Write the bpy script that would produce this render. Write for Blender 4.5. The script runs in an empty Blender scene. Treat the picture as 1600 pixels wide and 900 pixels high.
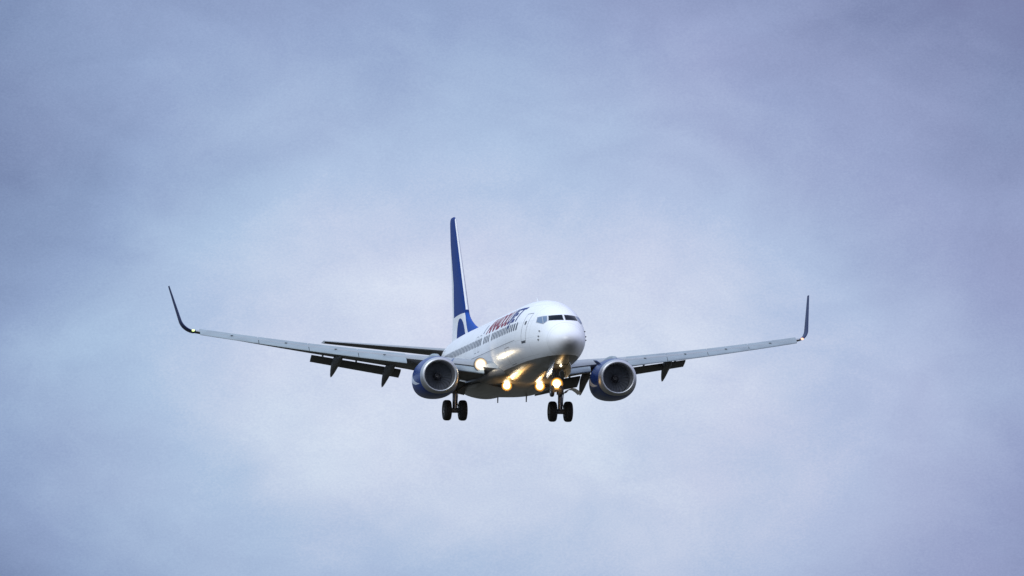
import bpy, bmesh, math, random
from mathutils import Vector, Matrix
R = math.radians
random.seed(7)
SC = bpy.context.scene
COL = SC.collection

# ------------------------------------------------------------------ camera
D_PLANE = 450.0                    # metres from the lens to the aircraft
ELEV = R(2.3)                      # how high above the horizon the aircraft is
CAM_H = 1.7
F_PX = 13079.0                     # focal length in photo pixels (1600 wide)
cam_d = bpy.data.cameras.new('camera'); cam = bpy.data.objects.new('camera', cam_d); COL.objects.link(cam)
cam_d.sensor_width = 36.0
cam_d.lens = F_PX / 1600.0 * 36.0
cam_d.clip_start = 0.5; cam_d.clip_end = 60000.0
cam.location = (0, 0, CAM_H)
cam_el = ELEV + math.atan(106.06 / F_PX)
cam_az = math.atan(13.13 / F_PX)   # turned slightly to the left of the aircraft
cam.rotation_euler = (math.pi / 2 + cam_el, 0, cam_az)
SC.camera = cam

# ------------------------------------------------------------------ colour management
SC.view_settings.view_transform = 'Standard'
SC.view_settings.look = 'None'
SC.view_settings.gamma = 1.0
SC.view_settings.use_curve_mapping = False
SC.view_settings.exposure = 0.0

# ------------------------------------------------------------------ sun and overcast sky
SUN_EL, SUN_AZ = R(42), R(215)     # azimuth clockwise from +Y: behind the camera and to its left
sun_d = bpy.data.lights.new('sun', 'SUN'); sun = bpy.data.objects.new('sun', sun_d); COL.objects.link(sun)
sun_d.energy = 1.5; sun_d.angle = R(40); sun_d.color = (1.0, 0.97, 0.92)
sdir = Vector((math.sin(SUN_AZ) * math.cos(SUN_EL), math.cos(SUN_AZ) * math.cos(SUN_EL), math.sin(SUN_EL)))
sun.rotation_euler = (-sdir).to_track_quat('-Z', 'Y').to_euler()
sun.location = (0, 0, 300)

world = bpy.data.worlds.new('World'); SC.world = world; world.use_nodes = True
nt = world.node_tree; N = nt.nodes; L = nt.links
for n in list(N): N.remove(n)

def nd(tree, typ, **kw):
    n = tree.nodes.new(typ)
    for k, v in kw.items():
        if k == 'inp':
            for kk, vv in v.items(): n.inputs[kk].default_value = vv
        else: setattr(n, k, v)
    return n

def mth(tree, op, a, b=None, c=None, clamp=False):
    n = tree.nodes.new('ShaderNodeMath'); n.operation = op; n.use_clamp = clamp
    for i, v in enumerate((a, b, c)):
        if v is None: continue
        if isinstance(v, (int, float)): n.inputs[i].default_value = v
        else: tree.links.new(v, n.inputs[i])
    return n.outputs[0]

def build_world():
    tc = nd(nt, 'ShaderNodeTexCoord')
    sep = nd(nt, 'ShaderNodeSeparateXYZ'); L.new(tc.outputs['Generated'], sep.inputs[0])
    X, Y, Z = sep.outputs
    # soft stratus: large masses broken by finer billows, all in sky directions
    mp = nd(nt, 'ShaderNodeMapping'); mp.inputs['Scale'].default_value = (1, 1, 1.5); mp.inputs['Location'].default_value = SKY_OFF
    L.new(tc.outputs['Generated'], mp.inputs[0])
    n1 = nd(nt, 'ShaderNodeTexNoise', inp={'Scale': 48.0, 'Detail': 5.0, 'Roughness': 0.5, 'Distortion': 0.6}); L.new(mp.outputs[0], n1.inputs['Vector'])
    n2 = nd(nt, 'ShaderNodeTexNoise', inp={'Scale': 3500.0, 'Detail': 2.0, 'Roughness': 0.65}); L.new(mp.outputs[0], n2.inputs['Vector'])
    # cloud masses with vignette darkening painted in, by direction (azimuth, elevation in radians), a = amount
    def mass(az, el, raz, rel, a):
        dx = mth(nt, 'DIVIDE', mth(nt, 'SUBTRACT', X, az), raz)
        dz = mth(nt, 'DIVIDE', mth(nt, 'SUBTRACT', Z, el), rel)
        r2 = mth(nt, 'ADD', mth(nt, 'MULTIPLY', dx, dx), mth(nt, 'MULTIPLY', dz, dz))
        front = mth(nt, 'GREATER_THAN', Y, 0.0)
        return mth(nt, 'MULTIPLY', mth(nt, 'MULTIPLY', mth(nt, 'EXPONENT', mth(nt, 'MULTIPLY', r2, -1.0)), a), front)
    t = mth(nt, 'MULTIPLY', mth(nt, 'SUBTRACT', n1.outputs['Fac'], 0.5), SKY_NOISE)
    n3 = nd(nt, 'ShaderNodeTexNoise', inp={'Scale': 105.0, 'Detail': 6.0, 'Roughness': 0.55, 'Distortion': 0.9}); L.new(mp.outputs[0], n3.inputs['Vector'])
    t = mth(nt, 'ADD', t, mth(nt, 'MULTIPLY', mth(nt, 'SUBTRACT', n3.outputs['Fac'], 0.5), SKY_NOISE2))
    t = mth(nt, 'ADD', t, mth(nt, 'MULTIPLY', mth(nt, 'SUBTRACT', n2.outputs['Fac'], 0.5), SKY_GRAIN))
    for m in SKY_MASSES: t = mth(nt, 'ADD', t, mass(*m))
    t = mth(nt, 'ADD', t, SKY_BASE)
    # away from this bank the cloud is thinner and brighter
    away = nd(nt, 'ShaderNodeMapRange', interpolation_type='SMOOTHSTEP'); away.inputs['From Min'].default_value = 0.003; away.inputs['From Max'].default_value = 0.06
    away.inputs['To Max'].default_value = 0.72; L.new(mth(nt, 'SUBTRACT', 1.0, Y), away.inputs['Value'])
    t = mth(nt, 'ADD', t, away.outputs['Result'])
    cr = nd(nt, 'ShaderNodeValToRGB'); cr.color_ramp.interpolation = 'LINEAR'
    els = cr.color_ramp.elements
    for i, (p, c) in enumerate(SKY_RAMP):
        e = els[i] if i < 2 else els.new(p)
        e.position = p; e.color = (*[v / 10 for v in c], 1)
    L.new(t, cr.inputs[0])
    n4 = nd(nt, 'ShaderNodeTexNoise', inp={'Scale': 34.0, 'Detail': 3.0}); L.new(tc.outputs['Generated'], n4.inputs['Vector'])
    tf = mth(nt, 'ADD', mth(nt, 'MULTIPLY', mth(nt, 'SUBTRACT', n4.outputs['Fac'], 0.5), 1.2), mth(nt, 'ADD', 0.45, mth(nt, 'MULTIPLY', X, 6.0)), clamp=True)
    tint = nd(nt, 'ShaderNodeMix', data_type='RGBA'); L.new(tf, tint.inputs['Factor'])
    tint.inputs['A'].default_value = (0.95, 1.02, 1.0, 1); tint.inputs['B'].default_value = (1.06, 0.98, 0.985, 1)
    tm = nd(nt, 'ShaderNodeVectorMath', operation='MULTIPLY'); L.new(cr.outputs[0], tm.inputs[0]); L.new(tint.outputs['Result'], tm.inputs[1])
    # an overcast sky is brighter overhead than at the horizon
    up = mth(nt, 'MAXIMUM', Z, 0.0)
    lum = mth(nt, 'MULTIPLY', mth(nt, 'ADD', 1.0 - 0.047 * ZENITH, mth(nt, 'MULTIPLY', up, ZENITH)), 10.0)
    cl = nd(nt, 'ShaderNodeVectorMath', operation='SCALE'); L.new(tm.outputs[0], cl.inputs[0]); L.new(lum, cl.inputs['Scale'])
    sky = nd(nt, 'ShaderNodeTexSky', sky_type='NISHITA'); sky.sun_disc = False
    sky.sun_elevation = SUN_EL; sky.sun_rotation = SUN_AZ; sky.air_density = 1.0; sky.dust_density = 3.0
    mix = nd(nt, 'ShaderNodeMix', data_type='RGBA'); mix.inputs['Factor'].default_value = 0.97   # cloud cover
    L.new(sky.outputs[0], mix.inputs['A']); L.new(cl.outputs[0], mix.inputs['B'])
    bg = nd(nt, 'ShaderNodeBackground'); bg.inputs['Strength'].default_value = 0.1
    L.new(mix.outputs['Result'], bg.inputs['Color'])
    out = nd(nt, 'ShaderNodeOutputWorld'); L.new(bg.outputs[0], out.inputs[0])

SKY_OFF = (3.1, 0.4, 1.7)
SKY_NOISE, SKY_NOISE2, SKY_GRAIN, SKY_BASE = 0.36, 0.14, 0.18, 0.051
ZENITH = 1.0
SKY_RAMP = [(0.0, (1.75, 2.15, 3.95)), (0.12, (1.98, 2.51, 4.40)), (0.41, (3.05, 3.81, 6.10)), (0.71, (4.45, 5.52, 7.75)), (0.86, (5.78, 6.51, 8.4)), (1.0, (7.0, 7.7, 9.2))]
E0 = cam_el
SKY_MASSES = [
    (-0.058, E0 + 0.034, 0.026, 0.019, 0.156),
    (-0.029, E0 + 0.034, 0.026, 0.019, 0.132),
    (0, E0 + 0.034, 0.026, 0.019, 0.170),
    (0.029, E0 + 0.034, 0.026, 0.019, 0.070),
    (0.058, E0 + 0.034, 0.026, 0.019, -0.028),
    (-0.058, E0 + 0.012, 0.026, 0.019, -0.108),
    (-0.029, E0 + 0.012, 0.026, 0.019, 0.359),
    (0, E0 + 0.012, 0.026, 0.019, 0.267),
    (0.029, E0 + 0.012, 0.026, 0.019, 0.277),
    (0.058, E0 + 0.012, 0.026, 0.019, 0.027),
    (-0.058, E0 + -0.01, 0.026, 0.019, 0.325),
    (-0.029, E0 + -0.01, 0.026, 0.019, 0.392),
    (0, E0 + -0.01, 0.026, 0.019, 0.436),
    (0.029, E0 + -0.01, 0.026, 0.019, 0.345),
    (0.058, E0 + -0.01, 0.026, 0.019, 0.280),
    (-0.058, E0 + -0.032, 0.026, 0.019, 0.063),
    (-0.029, E0 + -0.032, 0.026, 0.019, 0.379),
    (0, E0 + -0.032, 0.026, 0.019, 0.337),
    (0.029, E0 + -0.032, 0.026, 0.019, 0.400),
    (0.058, E0 + -0.032, 0.026, 0.019, 0.078),
]
build_world()

# ------------------------------------------------------------------ helpers
def tag(o, label=None, cat=None, group=None, kind=None):
    for k, v in (('label', label), ('category', cat), ('group', group), ('kind', kind)):
        if v: o[k] = v
    return o

def obj(name, bm, mats, parent=None, smooth=True, sharp=40):
    bmesh.ops.remove_doubles(bm, verts=bm.verts, dist=1e-5)
    bmesh.ops.recalc_face_normals(bm, faces=bm.faces)
    me = bpy.data.meshes.new(name)
    for f in bm.faces: f.smooth = smooth
    if smooth:
        for e in bm.edges:
            if len(e.link_faces) == 2 and e.calc_face_angle(0) > R(sharp): e.smooth = False
    bm.to_mesh(me); bm.free()
    if not isinstance(mats, (list, tuple)): mats = [mats]
    for m in mats: me.materials.append(m)
    o = bpy.data.objects.new(name, me); COL.objects.link(o)
    o.parent = parent
    return o

def B(s, y, z):                    # aircraft stations: s metres aft of the nose, y to port, z up
    return Vector((15.0 - s, y, z))

def loft(bm, loops, closed=True, cap=True, mat=0):
    rows = [[bm.verts.new(p) for p in lp] for lp in loops]
    n = len(rows[0])
    for a, b in zip(rows, rows[1:]):
        for i in range(n if closed else n - 1):
            j = (i + 1) % n
            f = bm.faces.new((a[i], a[j], b[j], b[i])); f.material_index = mat
    if cap and closed:
        for r in (rows[0], rows[-1]):
            f = bm.faces.new(r); f.material_index = mat
    return rows

def tube(bm, pts, rad, n=14, cap=True, mat=0):
    pts = [Vector(p) for p in pts]
    if not isinstance(rad, (list, tuple)): rad = [rad] * len(pts)
    loops = []
    for i, p in enumerate(pts):
        t = (pts[min(i + 1, len(pts) - 1)] - pts[max(i - 1, 0)]).normalized()
        a = t.orthogonal().normalized() if abs(t.z) < 0.9 else t.cross(Vector((0, 1, 0))).normalized()
        if i and a.dot(prev) < 0: a = -a
        prev = a
        b = t.cross(a)
        loops.append([p + (a * math.cos(k * 2 * math.pi / n) + b * math.sin(k * 2 * math.pi / n)) * rad[i] for k in range(n)])
    loft(bm, loops, cap=cap, mat=mat)

def box(bm, c, size, rot=None, mat=0, bevel=0.0):
    g = bmesh.ops.create_cube(bm, size=1.0)
    vs = g['verts']
    for v in vs:
        v.co = Vector((v.co.x * size[0], v.co.y * size[1], v.co.z * size[2]))
        if rot: v.co = rot @ v.co
        v.co += Vector(c)
    fs = {f for v in vs for f in v.link_faces}
    for f in fs: f.material_index = mat
    if bevel:
        bmesh.ops.bevel(bm, geom=list({e for f in fs for e in f.edges}), offset=bevel, segments=2, affect='EDGES')

def lathe(bm, c, axis, prof, n=48, mat=0, cap=False):
    """prof: (along axis, radius)"""
    ax = Vector(axis).normalized(); a = ax.orthogonal().normalized(); b = ax.cross(a)
    loops = [[Vector(c) + ax * t + (a * math.cos(k * 2 * math.pi / n) + b * math.sin(k * 2 * math.pi / n)) * r for k in range(n)] for t, r in prof]
    loft(bm, loops, cap=cap, mat=mat)

def interp(tab, s, k):
    xs = [r[0] for r in tab]; ys = [r[k] for r in tab]
    if s <= xs[0]: return ys[0]
    if s >= xs[-1]: return ys[-1]
    n = len(xs)
    i = max(j for j in range(n - 1) if xs[j] <= s)
    d = [(ys[j + 1] - ys[j]) / (xs[j + 1] - xs[j]) for j in range(n - 1)]
    def m(j):
        if j == 0: return d[0]
        if j == n - 1: return d[-1]
        if d[j - 1] * d[j] <= 0: return 0.0
        return 2 * d[j - 1] * d[j] / (d[j - 1] + d[j])
    h = xs[i + 1] - xs[i]; t = (s - xs[i]) / h
    return ((2 * t**3 - 3 * t**2 + 1) * ys[i] + (t**3 - 2 * t**2 + t) * h * m(i) + (-2 * t**3 + 3 * t**2) * ys[i + 1] + (t**3 - t**2) * h * m(i + 1))

# ------------------------------------------------------------------ materials
def mat_new(name):
    m = bpy.data.materials.new(name); m.use_nodes = True
    return m, m.node_tree, m.node_tree.nodes['Principled BSDF']

def paint(name, col, rough=0.3, metal=0.0, spec=0.5, coat=0.0, dirt=0.0, scale=1.5, dirtcol=(0.12, 0.11, 0.1), streak=(0.25, 1, 1), bump=0.0):
    m, t, b = mat_new(name)
    b.inputs['Roughness'].default_value = rough; b.inputs['Metallic'].default_value = metal
    b.inputs['Specular IOR Level'].default_value = spec
    b.inputs['Coat Weight'].default_value = coat; b.inputs['Coat Roughness'].default_value = 0.25
    tc = nd(t, 'ShaderNodeTexCoord'); mp = nd(t, 'ShaderNodeMapping'); mp.inputs['Scale'].default_value = streak
    t.links.new(tc.outputs['Object'], mp.inputs[0])
    nz = nd(t, 'ShaderNodeTexNoise', inp={'Scale': scale, 'Detail': 6.0, 'Roughness': 0.6}); t.links.new(mp.outputs[0], nz.inputs['Vector'])
    f = mth(t, 'MULTIPLY', mth(t, 'SUBTRACT', nz.outputs['Fac'], 0.42, clamp=True), dirt * 4, clamp=True)
    mx = nd(t, 'ShaderNodeMix', data_type='RGBA'); t.links.new(f, mx.inputs['Factor'])
    mx.inputs['A'].default_value = (*col, 1); mx.inputs['B'].default_value = (*dirtcol, 1)
    t.links.new(mx.outputs['Result'], b.inputs['Base Color'])
    t.links.new(mth(t, 'ADD', rough, mth(t, 'MULTIPLY', f, 0.25)), b.inputs['Roughness'])
    if bump:
        bp = nd(t, 'ShaderNodeBump', inp={'Strength': bump, 'Distance': 0.05}); t.links.new(nz.outputs['Fac'], bp.inputs['Height'])
        t.links.new(bp.outputs[0], b.inputs['Normal'])
    m['mix'] = mx.name
    return m

def emis(name, col, strength):
    m, t, b = mat_new(name)
    b.inputs['Base Color'].default_value = (0.02, 0.02, 0.02, 1)
    b.inputs['Emission Color'].default_value = (*col, 1); b.inputs['Emission Strength'].default_value = strength
    return m

WHITE = (0.80, 0.81, 0.83); BLUE = (0.004, 0.033, 0.19); NAVY = (0.012, 0.03, 0.17); RED = (0.21, 0.008, 0.04); GREY = (0.15, 0.145, 0.14)

def fuselage_mat():
    m = paint('fuselage_paint', WHITE, rough=0.36, coat=0.3, dirt=0.07, scale=0.9)
    t = m.node_tree; b = t.nodes['Principled BSDF']; mx = t.nodes[m['mix']]
    tc = nd(t, 'ShaderNodeTexCoord'); sp = nd(t, 'ShaderNodeSeparateXYZ'); t.links.new(tc.outputs['Object'], sp.inputs[0])
    X, Y, Z = sp.outputs
    # grey belly below a waterline
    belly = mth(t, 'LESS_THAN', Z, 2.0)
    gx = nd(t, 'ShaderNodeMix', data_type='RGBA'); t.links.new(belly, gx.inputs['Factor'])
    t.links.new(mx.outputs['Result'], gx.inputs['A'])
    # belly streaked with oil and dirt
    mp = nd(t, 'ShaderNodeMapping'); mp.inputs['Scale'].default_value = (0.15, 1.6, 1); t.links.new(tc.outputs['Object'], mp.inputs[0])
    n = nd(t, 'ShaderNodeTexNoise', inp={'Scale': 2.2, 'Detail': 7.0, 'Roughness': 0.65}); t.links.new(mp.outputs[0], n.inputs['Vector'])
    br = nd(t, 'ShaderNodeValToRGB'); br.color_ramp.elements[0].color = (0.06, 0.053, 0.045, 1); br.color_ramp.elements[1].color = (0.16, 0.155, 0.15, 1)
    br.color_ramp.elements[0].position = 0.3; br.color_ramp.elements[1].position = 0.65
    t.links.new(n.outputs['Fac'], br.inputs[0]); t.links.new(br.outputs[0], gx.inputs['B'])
    # soft dark brown patch round and below the nose tip
    dx = mth(t, 'MULTIPLY', mth(t, 'SUBTRACT', X, 15.0), 0.9); dy = mth(t, 'MULTIPLY', mth(t, 'SUBTRACT', Y, 0.06), 1.9)
    dz = mth(t, 'MULTIPLY', mth(t, 'SUBTRACT', Z, 2.36), 1.7)
    r2 = mth(t, 'ADD', mth(t, 'ADD', mth(t, 'MULTIPLY', dx, dx), mth(t, 'MULTIPLY', dy, dy)), mth(t, 'MULTIPLY', dz, dz))
    n3 = nd(t, 'ShaderNodeTexNoise', inp={'Scale': 3.0, 'Detail': 5.0}); t.links.new(tc.outputs['Object'], n3.inputs['Vector'])
    g = mth(t, 'MULTIPLY', mth(t, 'EXPONENT', mth(t, 'MULTIPLY', r2, -1.0)), mth(t, 'ADD', 0.5, mth(t, 'MULTIPLY', n3.outputs['Fac'], 0.5)), clamp=True)
    nx = nd(t, 'ShaderNodeMix', data_type='RGBA'); t.links.new(g, nx.inputs['Factor'])
    t.links.new(gx.outputs['Result'], nx.inputs['A']); nx.inputs['B'].default_value = (0.07, 0.058, 0.05, 1)
    s = mth(t, 'SUBTRACT', 15.0, X)
    hoop = mth(t, 'LESS_THAN', mth(t, 'ABSOLUTE', mth(t, 'SUBTRACT', mth(t, 'FRACT', mth(t, 'DIVIDE', s, 2.54)), 0.5)), 0.006)
    radome = mth(t, 'LESS_THAN', mth(t, 'ABSOLUTE', mth(t, 'SUBTRACT', mth(t, 'ADD', s, mth(t, 'MULTIPLY', Z, 0.12)), 1.42)), 0.014)
    lap = mth(t, 'LESS_THAN', mth(t, 'ABSOLUTE', mth(t, 'SUBTRACT', mth(t, 'FRACT', mth(t, 'DIVIDE', Z, 0.92)), 0.35)), 0.009)
    j = mth(t, 'MULTIPLY', mth(t, 'MAXIMUM', mth(t, 'MAXIMUM', hoop, mth(t, 'MULTIPLY', radome, 0.6)), mth(t, 'MULTIPLY', lap, mth(t, 'GREATER_THAN', s, 3.0))), 0.32)
    jx = nd(t, 'ShaderNodeMix', data_type='RGBA'); t.links.new(j, jx.inputs['Factor']); t.links.new(nx.outputs['Result'], jx.inputs['A'])
    jx.inputs['B'].default_value = (0.12, 0.12, 0.13, 1)
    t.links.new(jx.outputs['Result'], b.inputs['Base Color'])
    # the skin is never quite flat between its frames
    rp = nd(t, 'ShaderNodeTexNoise', inp={'Scale': 1.6, 'Detail': 2.0}); t.links.new(tc.outputs['Object'], rp.inputs['Vector'])
    bp = nd(t, 'ShaderNodeBump', inp={'Strength': 0.12, 'Distance': 0.05}); t.links.new(rp.outputs['Fac'], bp.inputs['Height']); t.links.new(bp.outputs[0], b.inputs['Normal'])
    return m

def fin_mat():
    """blue fin with a bare metal leading edge, a white rudder foot and white arcs near the root"""
    m = paint('fin_paint', BLUE, rough=0.5, dirt=0.03, spec=0.06)
    t = m.node_tree; b = t.nodes['Principled BSDF']; mx = t.nodes[m['mix']]
    tc = nd(t, 'ShaderNodeTexCoord'); sp = nd(t, 'ShaderNodeSeparateXYZ'); t.links.new(tc.outputs['Object'], sp.inputs[0])
    X, Y, Z = sp.outputs
    s = mth(t, 'SUBTRACT', 15.0, X)
    cur = mx.outputs['Result']
    def over(mask, col):
        nonlocal cur
        x = nd(t, 'ShaderNodeMix', data_type='RGBA'); t.links.new(mask, x.inputs['Factor'])
        t.links.new(cur, x.inputs['A']); x.inputs['B'].default_value = (*col, 1); cur = x.outputs['Result']
    def circ(cs, cz, r):            # inside a circle
        a = mth(t, 'SUBTRACT', s, cs); c = mth(t, 'SUBTRACT', Z, cz)
        return mth(t, 'LESS_THAN', mth(t, 'ADD', mth(t, 'MULTIPLY', a, a), mth(t, 'MULTIPLY', c, c)), r * r)
    def band(e, w): return mth(t, 'LESS_THAN', mth(t, 'ABSOLUTE', e), w)
    W = (0.75, 0.77, 0.80)
    # white rear part: a curve that leaves the trailing edge high up and sweeps forward towards the root
    zz = mth(t, 'DIVIDE', mth(t, 'SUBTRACT', 11.2, Z), 2.6, clamp=True)
    edge = mth(t, 'SUBTRACT', 38.25, mth(t, 'MULTIPLY', mth(t, 'POWER', zz, 0.8), 1.95))
    over(mth(t, 'GREATER_THAN', s, edge), W)
    # white strip across the foot, blue disc below it
    low = mth(t, 'LESS_THAN', Z, 6.72); over(low, W)
    foot = mth(t, 'MULTIPLY', circ(33.6, 4.55, 1.95), mth(t, 'LESS_THAN', Z, 6.5)); over(foot, BLUE)
    # dorsal fillet: lighter blue with a fine white line behind it
    e = mth(t, 'ADD', mth(t, 'SUBTRACT', s, 31.9), mth(t, 'MULTIPLY', mth(t, 'SUBTRACT', Z, 6.2), -1.1))
    root = mth(t, 'LESS_THAN', Z, 6.72)
    over(mth(t, 'MULTIPLY', root, mth(t, 'LESS_THAN', e, 0.0)), (0.012, 0.07, 0.34)); over(mth(t, 'MULTIPLY', root, band(e, 0.13)), W)
    # bare metal leading edge
    le = mth(t, 'SUBTRACT', s, mth(t, 'ADD', 32.1, mth(t, 'MULTIPLY', mth(t, 'SUBTRACT', Z, 6.7), 0.74)))
    over(mth(t, 'MULTIPLY', mth(t, 'LESS_THAN', le, 0.08), mth(t, 'GREATER_THAN', Z, 6.9)), (0.72, 0.73, 0.75))
    t.links.new(cur, b.inputs['Base Color'])
    return m

def nacelle_mat():
    m = paint('nacelle_paint', (0.006, 0.032, 0.17), rough=0.35, coat=0.15, spec=0.3, dirt=0.04)
    t = m.node_tree; b = t.nodes['Principled BSDF']; mx = t.nodes[m['mix']]
    tc = nd(t, 'ShaderNodeTexCoord'); sp = nd(t, 'ShaderNodeSeparateXYZ'); t.links.new(tc.outputs['Object'], sp.inputs[0])
    X, Y, Z = sp.outputs
    # a white swoosh rising along the cowl sides
    xx = mth(t, 'SUBTRACT', 2.3, X)                    # metres behind the lip
    mid = mth(t, 'ADD', 1.28, mth(t, 'MULTIPLY', mth(t, 'MULTIPLY', xx, xx), 0.11))
    sw = mth(t, 'LESS_THAN', mth(t, 'ABSOLUTE', mth(t, 'SUBTRACT', Z, mid)), mth(t, 'MULTIPLY', xx, 0.11))
    x = nd(t, 'ShaderNodeMix', data_type='RGBA'); t.links.new(sw, x.inputs['Factor']); t.links.new(mx.outputs['Result'], x.inputs['A'])
    x.inputs['B'].default_value = (0.55, 0.6, 0.7, 1)
    t.links.new(x.outputs['Result'], b.inputs['Base Color'])
    return m

M = dict(
    fus=fuselage_mat(), fin=fin_mat(), nac=nacelle_mat(),
    white=paint('white_paint', WHITE, 0.28, coat=0.5, dirt=0.05),
    belly=paint('belly_grey_paint', GREY, 0.35, coat=0.3, dirt=0.3, scale=1.2, streak=(0.15, 1.5, 1), dirtcol=(0.05, 0.045, 0.04)),
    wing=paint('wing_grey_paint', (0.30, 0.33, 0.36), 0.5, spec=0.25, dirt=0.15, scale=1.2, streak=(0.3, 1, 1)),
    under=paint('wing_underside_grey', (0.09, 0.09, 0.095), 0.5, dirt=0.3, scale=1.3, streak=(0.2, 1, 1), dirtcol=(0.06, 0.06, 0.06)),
    slat=paint('slat_grey_paint', (0.27, 0.325, 0.36), 0.5, spec=0.25, dirt=0.4, scale=1.3, streak=(1, 0.6, 2), dirtcol=(0.17, 0.19, 0.22)),
    lip=paint('polished_inlet_metal', (0.47, 0.48, 0.50), 0.42, metal=0.9, dirt=0.1, scale=2.0, dirtcol=(0.3, 0.3, 0.32)),
    duct=paint('inlet_duct_grey', (0.2, 0.21, 0.23), 0.5, dirt=0.1),
    blade=paint('fan_blade_metal', (0.19, 0.205, 0.235), 0.5, metal=0.2, dirt=0.1),
    spin=paint('spinner_black', (0.03, 0.03, 0.035), 0.4),
    hot=paint('exhaust_metal', (0.20, 0.17, 0.15), 0.4, metal=0.9, dirt=0.3),
    rubber=paint('tyre_rubber', (0.016, 0.016, 0.017), 0.75, dirt=0.1, scale=6, dirtcol=(0.04, 0.037, 0.033), streak=(1, 1, 1)),
    hub=paint('wheel_hub_metal', (0.35, 0.35, 0.36), 0.4, metal=0.6, dirt=0.3, scale=8),
    gear=paint('gear_steel', (0.10, 0.10, 0.105), 0.5, metal=0.1, dirt=0.4, scale=5, streak=(1, 1, 1)),
    chrome=paint('oleo_chrome', (0.16, 0.16, 0.17), 0.3, metal=0.8),
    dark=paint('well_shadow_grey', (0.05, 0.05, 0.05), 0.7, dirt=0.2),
    glass=paint('cockpit_glass', (0.003, 0.006, 0.014), 0.12, spec=0.04),
    sideglass=paint('side_cockpit_glass', (0.09, 0.15, 0.25), 0.12, spec=0.6),
    pane=paint('cabin_window_pane', (0.03, 0.038, 0.06), 0.35, spec=0.2),
    seal=paint('window_seal', (0.45, 0.46, 0.48), 0.5),
    line=paint('panel_gap', (0.22, 0.23, 0.25), 0.6),
    red=paint('red_lettering', RED, 0.5, spec=0.1), navy=paint('navy_lettering', NAVY, 0.5, spec=0.1),
    winglet=paint('winglet_paint', (0.008, 0.017, 0.075), 0.5, spec=0.2),
    lamp=emis('lamp_core', (1.0, 0.88, 0.62), 14.0), reflector=emis('lamp_halo_inner', (1.0, 0.75, 0.36), 3.0), halo2=emis('lamp_halo_middle', (1.0, 0.56, 0.12), 1.7),
    pale=emis('root_halo_inner', (1.0, 0.88, 0.66), 2.2), pale2=emis('root_halo_middle', (1.0, 0.84, 0.58), 1.15), pale3=emis('root_halo_outer', (1.0, 0.80, 0.55), 0.8), pale4=emis('root_halo_rim', (1.0, 0.74, 0.5), 0.55),  # ring glows paint the lamps' halo; only the core is the lamp
    halo3=emis('lamp_halo_outer', (1.0, 0.42, 0.04), 0.9), halo4=emis('lamp_halo_rim', (1.0, 0.36, 0.02), 0.4),
    navg=emis('green_lamp', (0.75, 1.0, 0.32), 2.2), navr=emis('red_lamp', (1.0, 0.45, 0.28), 2.2),
)

# ------------------------------------------------------------------ the aircraft's Empty
plane = bpy.data.objects.new('passenger_jet', None); COL.objects.link(plane)
tag(plane, 'white twin-engine passenger jet with blue tail and lit landing lights, wheels down on approach', 'airplane')
YAW, PITCH, ROLL = 0.172234132, -0.0764614608, 0.0022782235 - R(0.15)
Dv = Vector((0, math.cos(ELEV), math.sin(ELEV)))
Xv = -Dv; Yv = Vector((1, 0, 0)); Zv = Xv.cross(Yv)
V = Matrix((Xv, Yv, Zv)).transposed()
Rb = Matrix.Rotation(ROLL, 3, 'X') @ Matrix.Rotation(PITCH, 3, 'Y') @ Matrix.Rotation(YAW, 3, 'Z')
ROT = V @ Rb
plane.matrix_world = Matrix.Translation(Vector((0, 0, CAM_H)) + Dv * D_PLANE - ROT @ Vector((0, 0, 3.0))) @ ROT.to_4x4()

# ------------------------------------------------------------------ fuselage
FUS = [  # s, top, bottom, height of max width, half width
    (0.0, 2.72, 2.72, 2.72, 0.0), (0.03, 2.85, 2.58, 2.72, 0.16), (0.12, 2.98, 2.44, 2.72, 0.32), (0.35, 3.17, 2.25, 2.74, 0.55),
    (0.8, 3.45, 2.03, 2.77, 0.82), (1.5, 3.84, 1.82, 2.82, 1.05), (2.05, 4.19, 1.70, 2.87, 1.19), (3.0, 4.60, 1.56, 2.98, 1.37),
    (4.0, 4.88, 1.47, 3.1, 1.53), (5.0, 5.09, 1.43, 3.22, 1.67), (6.0, 5.24, 1.41, 3.33, 1.78), (7.5, 5.36, 1.40, 3.42, 1.86),
    (9.0, 5.40, 1.40, 3.45, 1.88), (25.0, 5.40, 1.40, 3.45, 1.88), (28.0, 5.39, 1.62, 3.50, 1.84), (31.0, 5.35, 2.25, 3.75, 1.62),
    (34.0, 5.27, 3.05, 4.1, 1.22), (36.5, 5.10, 3.80, 4.45, 0.72), (37.8, 4.9, 4.3, 4.6, 0.32), (38.02, 4.66, 4.54, 4.6, 0.06)]
def fz(s): return [interp(FUS, s, k) for k in (1, 2, 3, 4)]
def fus_pt(s, th):                 # th: 0 = port side, 90 deg = crown
    zt, zb, zm, w = fz(s)
    c, q = math.cos(th), math.sin(th)
    return B(s, w * c, zm + q * ((zt - zm) if q > 0 else (zm - zb)))
def side_th(s, z, side):
    zt, zb, zm, w = fz(s)
    q = (z - zm) / ((zt - zm) if z > zm else (zm - zb)); q = max(-1, min(1, q))
    a = math.asin(q)
    return a if side > 0 else math.pi - a
def fus_n(s, th):
    e = 1e-3
    a = fus_pt(s + e, th) - fus_pt(s - e, th); b = fus_pt(s, th + e) - fus_pt(s, th - e)
    n = a.cross(b).normalized()
    o = fus_pt(s, th); c = B(s, 0, fz(s)[2])
    return n if n.dot(o - c) > 0 else -n
def on_side(s, z, side, off=0.0):
    th = side_th(s, z, side)
    return fus_pt(s, th) + (fus_n(s, th) * off if off else Vector())
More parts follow.
